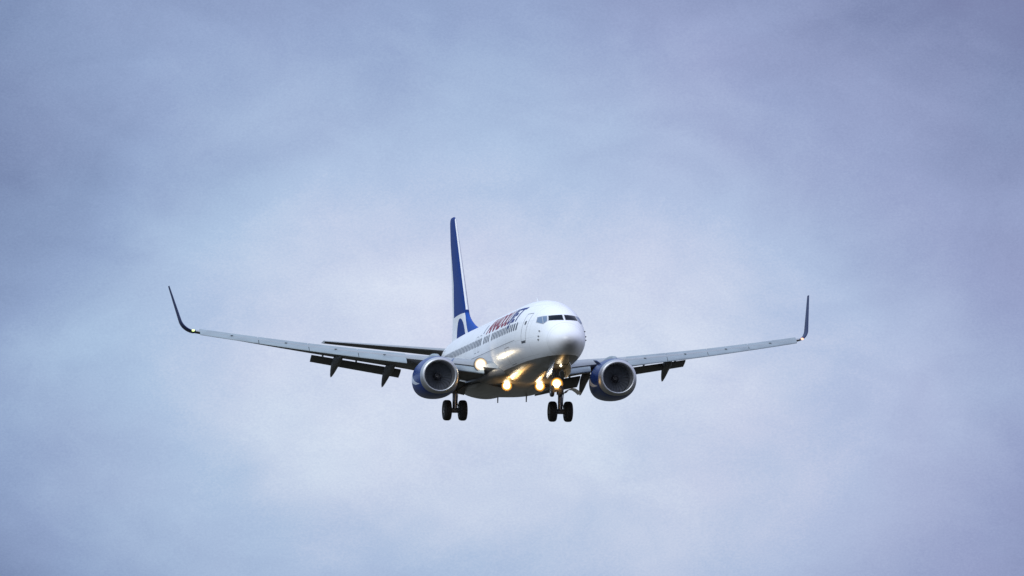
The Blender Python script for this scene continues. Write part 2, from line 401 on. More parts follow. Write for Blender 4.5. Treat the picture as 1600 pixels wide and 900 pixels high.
def on_front(y, z, off=0.0):       # the upper nose point seen at (y, z) from ahead
    lo, hi = 0.3, 7.0
    for _ in range(40):
        m = (lo + hi) / 2; zt, zb, zm, w = fz(m)
        zz = zm + (zt - zm) * math.sqrt(max(0, 1 - (y / w) ** 2)) if abs(y) < w else -9
        if zz < z: lo = m
        else: hi = m
    s = (lo + hi) / 2; zt, zb, zm, w = fz(s)
    th = math.atan2((z - zm) / (zt - zm), y / w)
    return fus_pt(s, th) + fus_n(s, th) * off

def stations():
    st = [0.003, 0.012, 0.03, 0.06, 0.1, 0.15, 0.21, 0.28, 0.36, 0.46, 0.58, 0.72]
    x = 0.9
    while x < 9: st.append(x); x += 0.2
    while x < 25: st.append(x); x += 0.6
    while x < 37.9: st.append(x); x += 0.3
    return st + [37.95, 38.02]
bm = bmesh.new()
loft(bm, [[fus_pt(s, 2 * math.pi * k / 112) for k in range(112)] for s in stations()])
fus = obj('fuselage', bm, M['fus'], plane)

def side_patch(bm, s0, s1, z0, z1, side, off, ns=4, nz=6, rad=0.0, mat=0):
    """a patch of skin between two stations and two heights, corners rounded"""
    rows = []
    for j in range(nz + 1):
        z = z0 + (z1 - z0) * j / nz
        inset = 0.0
        if rad:
            d = min(z - z0, z1 - z)
            if d < rad: inset = rad - math.sqrt(max(0, rad * rad - (rad - d) ** 2))
        rows.append([bm.verts.new(on_side(s0 + inset + (s1 - s0 - 2 * inset) * i / ns, z, side, off)) for i in range(ns + 1)])
    for a, b in zip(rows, rows[1:]):
        for i in range(ns):
            try:
                f = bm.faces.new((a[i], a[i + 1], b[i + 1], b[i])); f.material_index = mat
            except ValueError: pass

def outline(bm, s0, s1, z0, z1, side, w=0.03, off=0.006):
    for a in ((s0, s1, z0, z0 + w), (s0, s1, z1 - w, z1), (s0, s0 + w, z0 + w, z1 - w), (s1 - w, s1, z0 + w, z1 - w)):
        side_patch(bm, *a, side, off, ns=4, nz=8)

# cabin windows, each a pane of its own
def cabin_windows(side):
    s = 6.25
    for i in range(51):
        x = s + i * 0.508
        if i in (15, 20): continue
        b_ = bmesh.new(); side_patch(b_, x - 0.14, x + 0.14, 3.66, 4.09, side, 0.005, ns=3, nz=10, rad=0.10)
        obj('cabin_window', b_, M['pane'], fus)
cabin_windows(-1); cabin_windows(1)

# doors and hatches
def door(name, s0, s1, z0, z1, side, win=None, sill=False):
    b_ = bmesh.new(); outline(b_, s0, s1, z0, z1, side)
    if sill: side_patch(b_, s0 + 0.05, s1 - 0.05, z0 - 0.10, z0 - 0.005, side, 0.012, mat=1)
    if win: side_patch(b_, win[0] - 0.11, win[0] + 0.11, win[1] - 0.10, win[1] + 0.12, side, 0.012, rad=0.09, nz=8, mat=1)
    obj(name, b_, [M['line'], M['spin']], fus)
for sd in (-1, 1):
    door('cabin_door', 4.35, 5.15, 2.98, 4.45, sd, win=(4.75, 3.93), sill=True)
    door('cabin_door', 31.0, 31.8, 3.0, 4.5, sd, win=(31.4, 4.0))
    for x in (17.3, 18.35): door('overwing_exit', x - 0.08, x + 0.46, 3.35, 4.28, sd)
door('cargo_door', 8.2, 9.45, 2.05, 2.95, -1); door('cargo_door', 26.3, 27.6, 2.3, 3.15, -1)

# probes below the cockpit side windows
for s_, z_ in ((2.35, 3.33), (2.35, 3.06), (2.35, 2.88)):
    for sd in (-1, 1):
        bm = bmesh.new()
        p = on_side(s_, z_, sd); n = fus_n(s_, side_th(s_, z_, sd))
        tube(bm, [p - n * 0.02, p + n * 0.02, p + n * 0.03 + Vector((0.04, 0, 0)), p + n * 0.03 + Vector((0.14, 0, 0))], [0.05, 0.04, 0.02, 0.012], 10)
        obj('pitot_probe', bm, M['spin'], fus)

# windscreen
def front_patch(name, quad, mat, off=0.008, n=10, seal=True):
    """quad: four (y, z) corners seen from ahead, in order"""
    (a, b2, c, d) = [Vector(q) for q in quad]
    cen = (a + b2 + c + d) / 4
    def grid(q, off, bmx, mi):
        a, b2, c, d = q
        g = [[bmx.verts.new(on_front(*((a.lerp(b2, i / n)).lerp(d.lerp(c, i / n), j / n)), off)) for i in range(n + 1)] for j in range(n + 1)]
        for j in range(n):
            for i in range(n):
                f = bmx.faces.new((g[j][i], g[j][i + 1], g[j + 1][i + 1], g[j + 1][i])); f.material_index = mi
    b_ = bmesh.new()
    grid([a, b2, c, d], off, b_, 0)
    if seal: grid([cen + (p - cen) * 1.0 + (p - cen).normalized() * 0.035 for p in (a, b2, c, d)], off * 0.5, b_, 1)
    return obj(name, b_, [mat, M['seal']], fus)
for sd in (-1, 1):
    front_patch('cockpit_window', [(sd * 0.055, 3.86), (sd * 0.76, 3.865), (sd * 0.69, 4.145), (sd * 0.055, 4.17)], M['glass'])
    front_patch('cockpit_window', [(sd * 0.83, 3.86), (sd * 0.99, 3.72), (sd * 0.93, 4.14), (sd * 0.76, 4.14)], M['sideglass'])
    front_patch('cockpit_window', [(sd * 1.015, 3.71), (sd * 1.20, 3.86), (sd * 1.10, 4.12), (sd * 0.95, 4.14)], M['sideglass'])

# lettering along the cabin roof
def lettering(text, s_start, s_end, z0, arc, side, mats_at, name='lettering'):
    cu = bpy.data.curves.new('type', 'FONT'); cu.body = text; cu.size = 1.0; cu.shear = 0.32; cu.offset = 0.03; cu.resolution_u = 4
    cu.fill_mode = 'FRONT'; cu.space_character = 1.0
    to = bpy.data.objects.new('type', cu); COL.objects.link(to)
    dg = bpy.context.evaluated_depsgraph_get(); me = bpy.data.meshes.new_from_object(to.evaluated_get(dg))
    b_ = bmesh.new(); b_.from_mesh(me)
    bpy.data.objects.remove(to); bpy.data.meshes.remove(me)
    xs = [v.co.x for v in b_.verts]; x0, x1 = min(xs), max(xs); H = 0.72
    for k in range(1, 12):
        z = H * k / 12
        bmesh.ops.bisect_plane(b_, geom=b_.verts[:] + b_.edges[:] + b_.faces[:], plane_co=(0, z, 0), plane_no=(0, 1, 0))
    for f in b_.faces:
        c = f.calc_center_median(); u = (c.x - 0.32 * c.y - x0) / (x1 - x0)
        f.material_index = 1 if u > mats_at else 0
    for v in b_.verts:
        u = (v.co.x - x0) / (x1 - x0)
        if side > 0: u = u
        s = s_start + (s_end - s_start) * u
        th0 = side_th(s, z0, side)
        th = th0 + (-side if side > 0 else -1) * 0 + (1 if side > 0 else -1) * (v.co.y / H) * arc / 1.9
        v.co = fus_pt(s, th) + fus_n(s, th) * 0.006
    return obj(name, b_, [M['red'], M['navy']], fus, smooth=False)
lettering('ANADOLUJET', 15.9, 6.1, 4.22, 0.90, -1, 0.695)
lettering('ANADOLUJET', 6.1, 15.9, 4.22, 0.90, 1, 0.695)
bm = bmesh.new(); side_patch(bm, 16.75, 16.9, 4.3, 4.75, -1, 0.006)
for v in bm.verts: v.co.x += (v.co.z - 4.3) * 0.35
obj('slash_mark', bm, M['navy'], fus, smooth=False)

# seam line below the windows
bm = bmesh.new(); side_patch(bm, 6.5, 30, 3.14, 3.165, -1, 0.005, ns=50, nz=1); side_patch(bm, 6.5, 30, 3.14, 3.165, 1, 0.005, ns=50, nz=1)
obj('skin_seam', bm, M['line'], fus)

# belly fairing between the wings
FAIR = [(12.2, 0.7, 1.80, 2.3), (12.8, 1.45, 1.64, 2.35), (13.8, 1.98, 1.45, 2.4), (15.6, 2.15, 1.24, 2.4), (18.5, 2.18, 1.13, 2.4), (20.5, 2.10, 1.16, 2.4), (22.0, 1.8, 1.28, 2.35), (23.2, 1.3, 1.42, 2.2), (24.0, 0.8, 1.55, 2.0)]
bm = bmesh.new(); lps = []
s_ = 12.2
while s_ <= 24.01:
    w, zb, zt = (interp(FAIR, s_, k) for k in (1, 2, 3)); lp = []
    for k in range(64):
        a = 2 * math.pi * k / 64; c, q = math.cos(a), math.sin(a); e = 0.72
        lp.append(B(s_, w * math.copysign(abs(c) ** e, c), (zt + zb) / 2 + (zt - zb) / 2 * math.copysign(abs(q) ** e, q)))
    lps.append(lp); s_ += 0.2
loft(bm, lps)
fair = obj('belly_fairing', bm, M['belly'], plane)
bm = bmesh.new()
for sd in (-1, 1):                 # ram-air inlets
    pts = [B(15.0, sd * 0.75, 1.28), B(14.8, sd * 1.1, 1.31), B(14.8, sd * 1.5, 1.38), B(15.0, sd * 1.85, 1.52), B(15.8, sd * 2.1, 1.6), B(17.5, sd * 2.17, 1.66)]
    tube(bm, pts, 0.045, 8)
obj('ram_air_inlet', bm, M['dark'], fair)

# ------------------------------------------------------------------ lifting surfaces
def foil(n=15, t=0.12, camber=0.015, te=1.0):
    up, lo = [], []
    for i in range(n + 1):
        x = 0.5 * (1 - math.cos(math.pi * i / n)) * te
        y = 5 * t * (0.2969 * math.sqrt(x) - 0.126 * x - 0.3516 * x**2 + 0.2843 * x**3 - 0.1036 * x**4) + 0.0012
        yc = camber * 4 * x * (1 - x)
        up.append((x, yc + y)); lo.append((x, yc - y))
    return lo[::-1] + up[1:]       # trailing edge below -> nose -> trailing edge above
def section(le, chord, t, inc=0.0, nrm=(0, 0, 1), camber=0.015):
    """le in (s, y, z); nrm is the thickness direction in the (s, y, z) frame"""
    n = Vector(nrm).normalized(); ca, sa = math.cos(R(inc)), math.sin(R(inc)); out = []
    for x, y in foil(t=t, camber=camber):
        xx = x * chord; yy = y * chord
        ds = xx * ca + yy * sa; dn = -xx * sa + yy * ca
        p = Vector(le) + Vector((ds, 0, 0)) + n * dn
        out.append(B(*p))
    return out

WING = [  # |y|, LE s, LE z, chord, t/c, incidence
    (0.9, 12.6, 2.10, 8.2, 0.13, 1.5), (1.88, 13.35, 2.22, 7.4, 0.125, 1.5), (3.3, 14.35, 2.47, 6.55, 0.12, 1.3), (4.83, 15.45, 2.71, 5.65, 0.115, 1.0),
    (5.8, 15.95, 2.84, 5.15, 0.11, 0.8), (8.0, 17.1, 3.16, 4.35, 0.105, 0.4), (10.5, 18.4, 3.54, 3.45, 0.10, 0.0), (13.0, 19.7, 3.96, 2.62, 0.10, -0.4), (15.0, 20.75, 4.31, 2.0, 0.10, -0.8), (16.7, 21.63, 4.62, 1.5, 0.10, -1.0)]
def wv(y, k): return interp(WING, abs(y), k)
def wing_pt(y, x, yn):             # x, yn in chords
    le = (wv(y, 1), y, wv(y, 2)); c = wv(y, 3); a = R(wv(y, 5))
    return B(le[0] + c * (x * math.cos(a) + yn * math.sin(a)), y, le[2] + c * (-x * math.sin(a) + yn * math.cos(a)))

def lerp_list(a, b, n): return [a + (b - a) * i / n for i in range(n + 1)]

def wing(sd):
    b_ = bmesh.new()
    ys = [0.9, 1.4, 1.88] + lerp_list(2.4, 16.7, 26)
    loops = []
    for y in ys:
        loops.append(section((wv(y, 1), sd * y, wv(y, 2)), wv(y, 3), wv(y, 4), wv(y, 5)))
    loft(b_, loops)
    for f in b_.faces:
        f.normal_update()
    bmesh.ops.recalc_face_normals(b_, faces=b_.faces)
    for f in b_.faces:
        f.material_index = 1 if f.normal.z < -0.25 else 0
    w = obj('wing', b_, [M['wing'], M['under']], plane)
    # slats: four ahead of the outer wing
    prof = [(0.17, 0.058), (0.13, 0.054), (0.09, 0.046), (0.05, 0.034), (0.022, 0.020), (0.006, 0.008), (0.0, -0.004), (0.006, -0.016), (0.02, -0.026), (0.04, -0.034),
            (0.043, -0.030), (0.03, -0.012), (0.035, 0.008), (0.06, 0.026), (0.11, 0.042), (0.17, 0.055)]
    def slat_loop(y, ang=26):
        c = wv(y, 3) * 0.45 + 1.9; ca, sa = math.cos(R(ang)), math.sin(R(ang)); le = B(wv(y, 1), sd * y, wv(y, 2)); lp = []
        for px, pz in prof:
            x, z = (px - 0.08) * c, (pz - 0.02) * c
            xr, zr = x * ca - z * -sa, -x * -sa + z * ca     # nose down
            lp.append(le + Vector((-(xr + 0.005 * c), 0, zr - 0.006 * c)))
        return lp
    for y0, y1 in ((6.05, 8.45), (8.48, 10.95), (10.98, 13.5), (13.53, 16.5)):
        b_ = bmesh.new(); loft(b_, [slat_loop(y) for y in lerp_list(y0, y1, 6)])
        for k in (0.45,):       # little track covers on the slat's upper edge
            y = y0 + (y1 - y0) * k
            p = slat_loop(y)[2]; box(b_, p + Vector((0.02, 0, 0.0)), (0.18, 0.13, 0.02), mat=0)
        obj('slat', b_, [M['slat'], M['line']], w)
    # Krueger flap between engine and fuselage
    b_ = bmesh.new(); lp = []
    for y in lerp_list(2.25, 3.75, 8):
        le = B(wv(y, 1), sd * y, wv(y, 2)); c = 0.85; q = []
        for px, pz in ((0.10, -0.06), (-0.02, -0.10), (-0.14, -0.18), (-0.24, -0.30), (-0.28, -0.42), (-0.24, -0.47), (-0.17, -0.44), (-0.10, -0.30), (0.0, -0.18), (0.12, -0.10)):
            q.append(le + Vector((-px * c, 0, pz * c)))
        lp.append(q)
    loft(b_, lp); obj('krueger_flap', b_, M['slat'], w)
    # trailing edge flaps
    def flap(y0, y1, ch0, ch1, ang, dz, dx):
        b_ = bmesh.new(); lp = []
        for i, y in enumerate(lerp_list(y0, y1, 6)):
            c = ch0 + (ch1 - ch0) * i / 6; te = wing_pt(sd * y, 1.0, 0.0)
            lp.append(section((15 - te.x + dx, sd * y, te.z + dz), c, 0.14, ang))
        loft(b_, lp)
        for y in lerp_list(y0 + 0.6, y1 - 0.6, 2):        # hinge brackets bridging the gap
            te = wing_pt(sd * y, 1.0, 0.0); box(b_, te + Vector((0.05, 0, dz / 2)), (0.35, 0.05, abs(dz) + 0.1))
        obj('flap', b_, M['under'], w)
    flap(5.55, 10.35, 0.95, 0.78, 24, -0.10, -0.12)
    flap(1.95, 4.35, 1.25, 1.15, 28, -0.12, -0.15)
    # drooped canoe fairings on the flap tracks
    for y, Lf in ((4.35, 1.0), (6.3, 1.0), (9.05, 0.92)):
        b_ = bmesh.new()
        st = [(-2.1, 0.0, 0.015), (-1.8, -0.06, 0.11), (-1.2, -0.12, 0.20), (-0.5, -0.18, 0.24), (0.0, -0.26, 0.245), (0.45, -0.42, 0.225), (0.95, -0.66, 0.165), (1.4, -0.90, 0.085), (1.62, -1.02, 0.012)]
        te = wing_pt(sd * y, 0.86, -0.02); lp = []
        for ds, dz, r in st:
            toe = 0.07 * (ds + 2.1)
            cpt = te + Vector((-ds * Lf, sd * toe * 0.5, dz * Lf)); ring = []
            for k in range(16):
                a = 2 * math.pi * k / 16; ring.append(cpt + Vector((0, r * 0.82 * math.cos(a), r * 1.35 * math.sin(a))))
            lp.append(ring)
        loft(b_, lp); obj('flap_fairing', b_, M['under'], w)
    # blended winglet
    b_ = bmesh.new(); lp = []
    y0, z0 = 16.7, wv(16.7, 2); rad = 0.85; cant = R(78)
    for i in range(9):
        a = R(10) + (cant - R(10)) * i / 8
        yy = y0 + rad * (math.sin(a) - math.sin(R(10))); zz = z0 + rad * (math.cos(R(10)) - math.cos(a))
        s0 = 21.63 + 0.95 * (i / 8) ** 1.2; c = 1.5 - 0.45 * i / 8
        lp.append(section((s0, sd * yy, zz), c, 0.085, 0, (0, -sd * math.sin(a), math.cos(a)), 0.0))
    yk, zk = yy, zz
    for i in range(1, 9):
        f = i / 8; h = 2.02 * f
        lp.append(section((22.58 + 1.75 * f, sd * (yk + h / math.tan(cant)), zk + h), 1.05 - 0.55 * f, 0.08, 0, (0, -sd * math.sin(cant), math.cos(cant)), 0.0))
    loft(b_, lp); wl = obj('winglet', b_, M['winglet'], w)
    b_ = bmesh.new(); c = B(21.6, sd * 16.85, z0 + 0.04)
    bmesh.ops.create_uvsphere(b_, u_segments=16, v_segments=10, radius=0.065, matrix=Matrix.Translation(c) @ Matrix.Diagonal((1.4, 1.25, 0.9, 1)))
    obj('navigation_light', b_, M['navg'] if sd < 0 else M['navr'], w)
    # fixed landing light in the wing root
    return w
wing(-1); wing(1)

# ------------------------------------------------------------------ tail
def stab(sd):
    b_ = bmesh.new(); lp = []
    for i in range(13):
        f = i / 12; y = 0.25 + (7.18 - 0.25) * f
        lp.append(section((33.9 + 4.1 * f, sd * y, 4.66 + 0.80 * f), 4.0 - 2.6 * f, 0.10, -0.4, camber=-0.005))
    loft(b_, lp); bmesh.ops.recalc_face_normals(b_, faces=b_.faces)
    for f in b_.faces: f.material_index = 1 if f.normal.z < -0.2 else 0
    obj('horizontal_stabilizer', b_, [M['wing'], M['under']], plane)
stab(-1); stab(1)

bm = bmesh.new(); lp = []
FIN = [(4.7, 26.9, 10.6, 0.035), (5.35, 27.4, 10.1, 0.035), (5.75, 29.4, 8.0, 0.045), (6.2, 31.0, 6.3, 0.06), (6.55, 31.85, 5.4, 0.075), (6.9, 32.25, 5.0, 0.085), (7.5, 32.7, 4.65, 0.088), (9.0, 33.8, 3.83, 0.09), (10.5, 34.92, 3.0, 0.09), (11.6, 35.73, 2.38, 0.09), (12.25, 36.22, 1.98, 0.085), (12.42, 36.45, 1.65, 0.075), (12.5, 36.8, 1.1, 0.05)]
zs = [4.7, 5.0] + lerp_list(5.3, 12.3, 40) + [12.38, 12.44, 12.5]
for z in zs:
    lp.append(section((interp(FIN, z, 1), 0, z), interp(FIN, z, 2), interp(FIN, z, 3), 0, (0, 1, 0), 0.0))
loft(bm, lp)
fin = obj('vertical_stabilizer', bm, M['fin'], plane)

# ------------------------------------------------------------------ engines
def engine(sd):
    cy, cz, s0 = sd * 4.83, 1.70, 12.2
    NA = [(0.0, 0.86, 0.83, 0.84), (0.02, 0.92, 0.885, 0.88), (0.08, 0.975, 0.93, 0.905), (0.22, 1.03, 0.985, 0.955), (0.5, 1.09, 1.05, 1.02), (1.0, 1.145, 1.11, 1.08), (1.6, 1.165, 1.14, 1.10), (2.4, 1.13, 1.12, 1.07), (3.2, 1.01, 1.02, 0.98), (3.8, 0.88, 0.90, 0.90)]
    INN = [(0.0, 0.86, 0.83, 0.84), (0.02, 0.83, 0.80, 0.81), (0.07, 0.80, 0.77, 0.785), (0.2, 0.78, 0.765, 0.77), (0.5, 0.775, 0.775, 0.775), (1.15, 0.79, 0.79, 0.79)]
    def ring(t, tab):
        w, up, dn = (interp(tab, t, k) for k in (1, 2, 3)); out = []
        for k in range(72):
            a = 2 * math.pi * k / 72; c, q = math.cos(a), math.sin(a)
            e = 0.86 if (q < 0 and tab is NA and t > 0.1) else 1.0
            out.append(B(s0 + t, cy + w * math.copysign(abs(c) ** e, c), cz - 0.02 * t + (up if q > 0 else dn) * math.copysign(abs(q) ** e, q)))
        return out
    b_ = bmesh.new(); loft(b_, [ring(t, NA) for t in [0.27, 0.36, 0.46] + lerp_list(0.6, 3.8, 22)], cap=False)
    loft(b_, [ring(3.8, NA), [B(s0 + 3.6, v[0], v[1]) for v in [(cy + 0.62 * math.cos(2 * math.pi * k / 72), cz - 0.08 + 0.62 * math.sin(2 * math.pi * k / 72)) for k in range(72)]]], cap=False)
    e = obj('engine', b_, M['nac'], plane)
    b_ = bmesh.new(); loft(b_, [ring(t, INN) for t in (0.3, 0.2, 0.13, 0.07, 0.035, 0.015, 0.004)] + [ring(t, NA) for t in (0.0, 0.004, 0.015, 0.035, 0.07, 0.13, 0.2, 0.24, 0.27)], cap=False)
    obj('inlet_lip', b_, M['lip'], e)
    b_ = bmesh.new(); loft(b_, [ring(t, INN) for t in (0.3, 0.45, 0.7, 0.95, 1.15)], cap=False)
    loft(b_, [[B(s0 + 1.25, cy + r * math.cos(2 * math.pi * k / 48), cz + r * math.sin(2 * math.pi * k / 48)) for k in range(48)] for r in (0.82, 0.02)], cap=True)
    obj('inlet_duct', b_, M['duct'], e)
    b_ = bmesh.new(); c0 = B(s0 + 1.0, cy, cz)
    for i in range(24):
        a0 = 2 * math.pi * i / 24; rows = []
        for j in range(7):
            r = 0.2 + 0.572 * j / 6; tw = R(28 + 34 * j / 6); cw = 0.10 + 0.05 * j / 6; sweep = 0.10 * math.sin(math.pi * j / 6)
            row = []
            for k in (-1, 0, 1):
                ang = a0 + sweep + k * cw * math.sin(tw) / r * 1.0
                row.append(b_.verts.new(c0 + Vector((-k * cw * math.cos(tw) - 0.02 * (k == 0), r * math.cos(ang), r * math.sin(ang)))))
            rows.append(row)
        for a, b in zip(rows, rows[1:]):
            for k in (0, 1): b_.faces.new((a[k], a[k + 1], b[k + 1], b[k]))
    obj('fan', b_, M['blade'], e)
    b_ = bmesh.new(); lathe(b_, B(s0 + 1.02, cy, cz), (1, 0, 0), [(-0.05, 0.23), (0.05, 0.22), (0.18, 0.175), (0.30, 0.11), (0.38, 0.045), (0.40, 0.003)], 32)
    pts = []
    for k in range(30):
        f = k / 29; t = 0.10 + 0.27 * f; r = 0.205 * (1 - ((t - 0.05) / 0.36) ** 1.6) + 0.012; a = 4.4 * f
        pts.append(B(s0 + 1.02, cy, cz) + Vector((t + 0.008, r * math.cos(a), r * math.sin(a))))
    tube(b_, pts, [0.004 + 0.008 * (k / 29) for k in range(30)], 6, mat=1)
    obj('spinner', b_, [M['spin'], M['hub']], e)
    b_ = bmesh.new(); lathe(b_, B(s0 + 3.4, cy, cz - 0.08), (-1, 0, 0), [(0.0, 0.62), (0.6, 0.58), (1.2, 0.46), (1.5, 0.40), (1.45, 0.36), (0.9, 0.35)], 40)
    lathe(b_, B(s0 + 4.3, cy, cz - 0.08), (-1, 0, 0), [(0.0, 0.30), (0.5, 0.24), (1.1, 0.02)], 32, cap=True)
    obj('exhaust_nozzle', b_, M['hot'], e)
    b_ = bmesh.new(); lp = []
    for s, zt, zb, w in ((12.95, 2.72, 2.5, 0.06), (13.4, 2.93, 2.4, 0.20), (14.2, 3.0, 2.3, 0.26), (15.2, 2.98, 2.2, 0.27), (16.2, 2.85, 2.0, 0.25), (18.0, 2.6, 1.9, 0.2), (19.5, 2.4, 2.2, 0.05)):
        lp.append([B(s, cy + w * math.copysign(abs(math.cos(2 * math.pi * k / 20)) ** 0.7, math.cos(2 * math.pi * k / 20)), (zt + zb) / 2 + (zt - zb) / 2 * math.sin(2 * math.pi * k / 20)) for k in range(20)])
    loft(b_, lp); obj('pylon', b_, M['slat'], e)
    b_ = bmesh.new()                # strake on the inboard cowl
    p = B(s0 + 0.9, cy - sd * 0.80, cz + 0.80)
    for v in ((0, 0, 0), (-1.0, 0, 0), (-1.0, -sd * 0.22, 0.24), (-0.35, -sd * 0.16, 0.18)): b_.verts.new(p + Vector(v))
    b_.faces.new(b_.verts[:]); r_ = bmesh.ops.extrude_face_region(b_, geom=b_.faces[:])
    for v in [g for g in r_['geom'] if isinstance(g, bmesh.types.BMVert)]: v.co += Vector((0, 0.015, 0.015))
    obj('strake', b_, M['nac'], e, smooth=False)
engine(-1); engine(1)

# ------------------------------------------------------------------ landing gear
def wheel(parent, c, r, w):
    b_ = bmesh.new(); h = w / 2
    prof = [(-h * 0.72, r * 0.52), (-h * 0.95, r * 0.62), (-h, r * 0.76), (-h * 0.93, r * 0.88), (-h * 0.72, r * 0.96), (-h * 0.4, r * 0.995)]
    groove = []
    for gx in (-0.3, 0.0, 0.3): groove += [((gx - 0.05) * h, r), ((gx - 0.04) * h, r * 0.975), ((gx + 0.04) * h, r * 0.975), ((gx + 0.05) * h, r)]
    prof = prof + groove + [(-a, b) for a, b in prof[::-1]]
    lathe(b_, c, (0, 1, 0), prof, 48)
    for q in (-1, 1):
        lathe(b_, c, (0, q, 0), [(h * 0.72, r * 0.52), (h * 0.8, r * 0.48), (h * 0.45, r * 0.40), (h * 0.4, r * 0.18), (h * 0.75, r * 0.16), (h * 0.78, 0.002)], 32, mat=1)
    obj('wheel', b_, [M['rubber'], M['hub']], parent)

def main_gear(sd):
    y = sd * 2.90; zax = 0.31; s = 19.05
    b_ = bmesh.new()
    tube(b_, [B(s - 0.1, y, 2.5), B(s - 0.02, y, 1.35)], [0.2, 0.18], 18); tube(b_, [B(s - 0.02, y, 1.36), B(s - 0.01, y, 1.22)], 0.2, 18)
    tube(b_, [B(s, y, 1.25), B(s, y, 0.42)], 0.13, 16, mat=1); tube(b_, [B(s, y, 0.5), B(s, y, zax - 0.13)], [0.12, 0.13], 16)
    tube(b_, [B(s, y - 0.62, zax), B(s, y + 0.62, zax)], 0.075, 16)
    tube(b_, [B(s, y - 0.2, zax), B(s, y + 0.2, zax)], 0.14, 16)
    tube(b_, [B(s - 0.25, y - sd * 0.1, 1.35), B(s - 0.2, y - sd * 1.25, 2.1)], 0.075, 12)     # side brace
    tube(b_, [B(s - 0.05, y, 1.5), B(s - 1.5, y - sd * 0.1, 2.2)], 0.065, 12)                   # drag brace
    for a, b2 in (((s + 0.16, 1.22), (s + 0.5, 0.85)), ((s + 0.5, 0.85), (s + 0.12, 0.42))):     # torsion links
        tube(b_, [B(a[0], y, a[1]), B(b2[0], y, b2[1])], 0.05, 10)
    tube(b_, [B(s - 0.17, y + 0.1, 2.0), B(s - 0.2, y + 0.13, 1.2), B(s - 0.14, y + 0.11, 0.75), B(s - 0.1, y + 0.16, 0.45)], 0.022, 8)   # hoses
    tube(b_, [B(s - 0.17, y - 0.1, 1.9), B(s - 0.22, y - 0.12, 1.1), B(s - 0.13, y - 0.14, 0.6)], 0.018, 8)
    for q in (-1, 1):                                                                           # brake packs
        tube(b_, [B(s, y + q * 0.21, zax), B(s, y + q * 0.30, zax)], 0.25, 24)
    g = obj('main_landing_gear', b_, [M['gear'], M['chrome']], plane)
    wheel(g, B(s, y - 0.43, zax), 0.56, 0.42); wheel(g, B(s, y + 0.43, zax), 0.56, 0.42)
    # curved gear door carried by the leg
    b_ = bmesh.new(); rows_t, rows_b = [], []
    prof = [(0.22, 1.32), (0.34, 1.46), (0.52, 1.55), (0.70, 1.53), (0.88, 1.42), (1.02, 1.28)]
    lp = []
    for ss in (s - 0.75, s - 0.2, s + 0.35):
        lp.append([B(ss, y + sd * a, z) for a, z in prof] + [B(ss, y + sd * a, z - 0.035) for a, z in prof[::-1]])
    loft(b_, lp); obj('gear_door', b_, M['white'], g)
main_gear(-1); main_gear(1)

# nose gear
sN, zN = 4.09, 0.36
bm = bmesh.new()
tube(bm, [B(sN + 0.05, 0, 1.75), B(sN + 0.02, 0, 0.95)], [0.12, 0.105], 16); tube(bm, [B(sN + 0.02, 0, 0.97), B(sN + 0.02, 0, 0.88)], 0.13, 16)
tube(bm, [B(sN, 0, 0.95), B(sN, 0, zN)], 0.065, 14, mat=1); tube(bm, [B(sN, 0, zN + 0.12), B(sN, 0, zN - 0.09)], 0.085, 14)
tube(bm, [B(sN, -0.32, zN), B(sN, 0.32, zN)], 0.055, 12)
tube(bm, [B(sN, 0, 1.0), B(sN + 1.1, 0, 1.55)], 0.05, 10)
for sd in (-1, 1):
    tube(bm, [B(sN - 0.05, sd * 0.11, 1.35), B(sN - 0.05, sd * 0.11, 0.95)], 0.04, 10)
    tube(bm, [B(sN - 0.06, 0, 1.12), B(sN - 0.04, sd * 0.28, 1.58)], 0.035, 10)
tube(bm, [B(sN - 0.05, -0.2, 1.08), B(sN - 0.05, 0.2, 1.08)], 0.05, 12)      # steering cylinders
for a, b2 in (((sN - 0.1, 0.9), (sN - 0.34, 0.66)), ((sN - 0.34, 0.66), (sN - 0.06, 0.42))): tube(bm, [B(a[0], 0, a[1]), B(b2[0], 0, b2[1])], 0.03, 8)
ng = obj('nose_landing_gear', bm, [M['gear'], M['chrome']], plane)
wheel(ng, B(sN, -0.215, zN), 0.343, 0.195); wheel(ng, B(sN, 0.215, zN), 0.343, 0.195)
for sd in (-1, 1):
    b_ = bmesh.new(); lp = []
    for ss, zt, zl in ((2.3, 1.75, 1.40), (2.5, 1.70, 1.18), (3.9, 1.53, 0.98), (4.15, 1.50, 1.06)):
        lp.append([B(ss, sd * 0.40, zt), B(ss, sd * 0.48, (zt + zl) / 2), B(ss, sd * 0.50, zl), B(ss, sd * 0.475, zl), B(ss, sd * 0.455, (zt + zl) / 2), B(ss, sd * 0.375, zt)])
    loft(b_, lp); bmesh.ops.recalc_face_normals(b_, faces=b_.faces)
    for f in b_.faces: f.material_index = 1 if f.normal.y * sd < 0 else 0
    obj('gear_door', b_, [M['white'], M['gear']], ng, smooth=False)
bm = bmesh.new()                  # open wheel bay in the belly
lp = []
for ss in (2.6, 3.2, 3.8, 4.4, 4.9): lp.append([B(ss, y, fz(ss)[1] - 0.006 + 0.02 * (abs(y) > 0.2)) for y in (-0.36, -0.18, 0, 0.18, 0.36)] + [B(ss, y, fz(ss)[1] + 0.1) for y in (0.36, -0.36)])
loft(bm, lp); obj('wheel_bay', bm, M['dark'], ng, smooth=False)

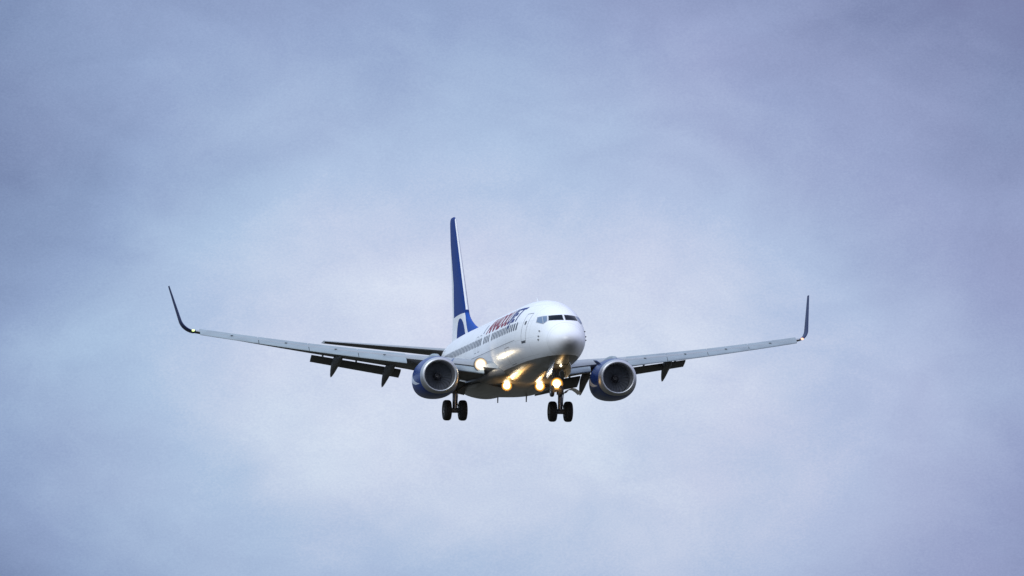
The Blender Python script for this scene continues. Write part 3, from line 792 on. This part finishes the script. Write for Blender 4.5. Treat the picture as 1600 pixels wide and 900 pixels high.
# ------------------------------------------------------------------ antennas and masts
def blade(p, h, c, up=True):
    b_ = bmesh.new(); sg = 1 if up else -1
    lp = []
    for f in (0, 0.5, 1):
        cc = c * (1 - 0.5 * f); x0 = p[0] + 0.5 * c * f
        lp.append([B(x0 + cc * (0.5 - 0.5 * math.cos(a)), p[1] + 0.03 * math.sin(a), p[2] + sg * h * f) for a in [2 * math.pi * k / 12 for k in range(12)]])
    loft(b_, lp); obj('antenna', b_, M['white'] if up else M['under'], fus)
blade((9.5, 0, 5.38), 0.32, 0.35); blade((22.0, 0, 1.42), 0.45, 0.30, False); blade((18.4, 0.95, 1.14), 0.36, 0.28, False)

# ------------------------------------------------------------------ landing lights (lit)
def aim(o, d):
    o.rotation_euler = Vector(d).to_track_quat('-Z', 'Y').to_euler()
def lamp(name, p, d, r, rim, watts, parent, spill, warm=(1.0, 0.55, 0.16), hood=True, pale=False):
    """a lit lamp: housing, emissive rings painting its halo and hot core; a spot for its beam and a small point lamp for its spill"""
    d = Vector(d).normalized(); c = B(*p); b_ = bmesh.new()
    lathe(b_, c, d, [(0.012, r * 0.02), (0.012, r * 0.5), (0.006, r * 0.85), (0.0, r)], 28)
    for k in range(4):             # lens halo painted as emissive rings, dimmer and redder outward
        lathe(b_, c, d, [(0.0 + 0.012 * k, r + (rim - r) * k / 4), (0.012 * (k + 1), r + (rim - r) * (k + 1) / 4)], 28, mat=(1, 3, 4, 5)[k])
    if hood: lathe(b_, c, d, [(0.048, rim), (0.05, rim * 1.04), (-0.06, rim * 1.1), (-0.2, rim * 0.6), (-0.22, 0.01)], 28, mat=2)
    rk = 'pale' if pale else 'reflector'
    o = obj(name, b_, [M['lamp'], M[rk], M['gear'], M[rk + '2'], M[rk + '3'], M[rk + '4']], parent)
    sl = bpy.data.lights.new('beam', 'SPOT'); so = bpy.data.objects.new('beam', sl); COL.objects.link(so); so.parent = o
    so.location = c + d * 0.06; aim(so, d); sl.energy = watts; sl.color = (1.0, 0.8, 0.5); sl.spot_size = R(36); sl.spot_blend = 1.0; sl.shadow_soft_size = 0.08
    for q, e in spill:
        pl = bpy.data.lights.new('spill', 'POINT'); po = bpy.data.objects.new('spill', pl); COL.objects.link(po); po.parent = o
        po.location = c + Vector(q); pl.energy = e; pl.color = warm; pl.shadow_soft_size = 0.10
    return o
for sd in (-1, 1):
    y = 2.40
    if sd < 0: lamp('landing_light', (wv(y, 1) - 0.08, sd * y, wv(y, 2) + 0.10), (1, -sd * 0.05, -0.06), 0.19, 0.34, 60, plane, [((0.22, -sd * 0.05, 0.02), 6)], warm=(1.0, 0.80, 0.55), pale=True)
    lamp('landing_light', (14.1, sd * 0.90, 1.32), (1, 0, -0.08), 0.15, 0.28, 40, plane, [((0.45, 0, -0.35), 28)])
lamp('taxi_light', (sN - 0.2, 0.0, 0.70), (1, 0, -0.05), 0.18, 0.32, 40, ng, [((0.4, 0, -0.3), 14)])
b_ = bmesh.new(); bmesh.ops.create_uvsphere(b_, u_segments=12, v_segments=8, radius=0.05, matrix=Matrix.Translation(B(2.75, 0.02, 1.56)))
obj('bay_lamp', b_, M['lamp'], ng)

# ------------------------------------------------------------------ ground
bm = bmesh.new()
n = 24; S = 24000
g = [[bm.verts.new((-S + 2 * S * i / n, -S + 2 * S * j / n, 0)) for i in range(n + 1)] for j in range(n + 1)]
for j in range(n):
    for i in range(n): bm.faces.new((g[j][i], g[j][i + 1], g[j + 1][i + 1], g[j + 1][i]))
gm = paint('airfield_grass', (0.040, 0.038, 0.022), 0.9, dirt=0.4, scale=0.05, streak=(1, 1, 1), dirtcol=(0.055, 0.042, 0.028))
gr = obj('ground', bm, gm, smooth=False); gr['kind'] = 'structure'
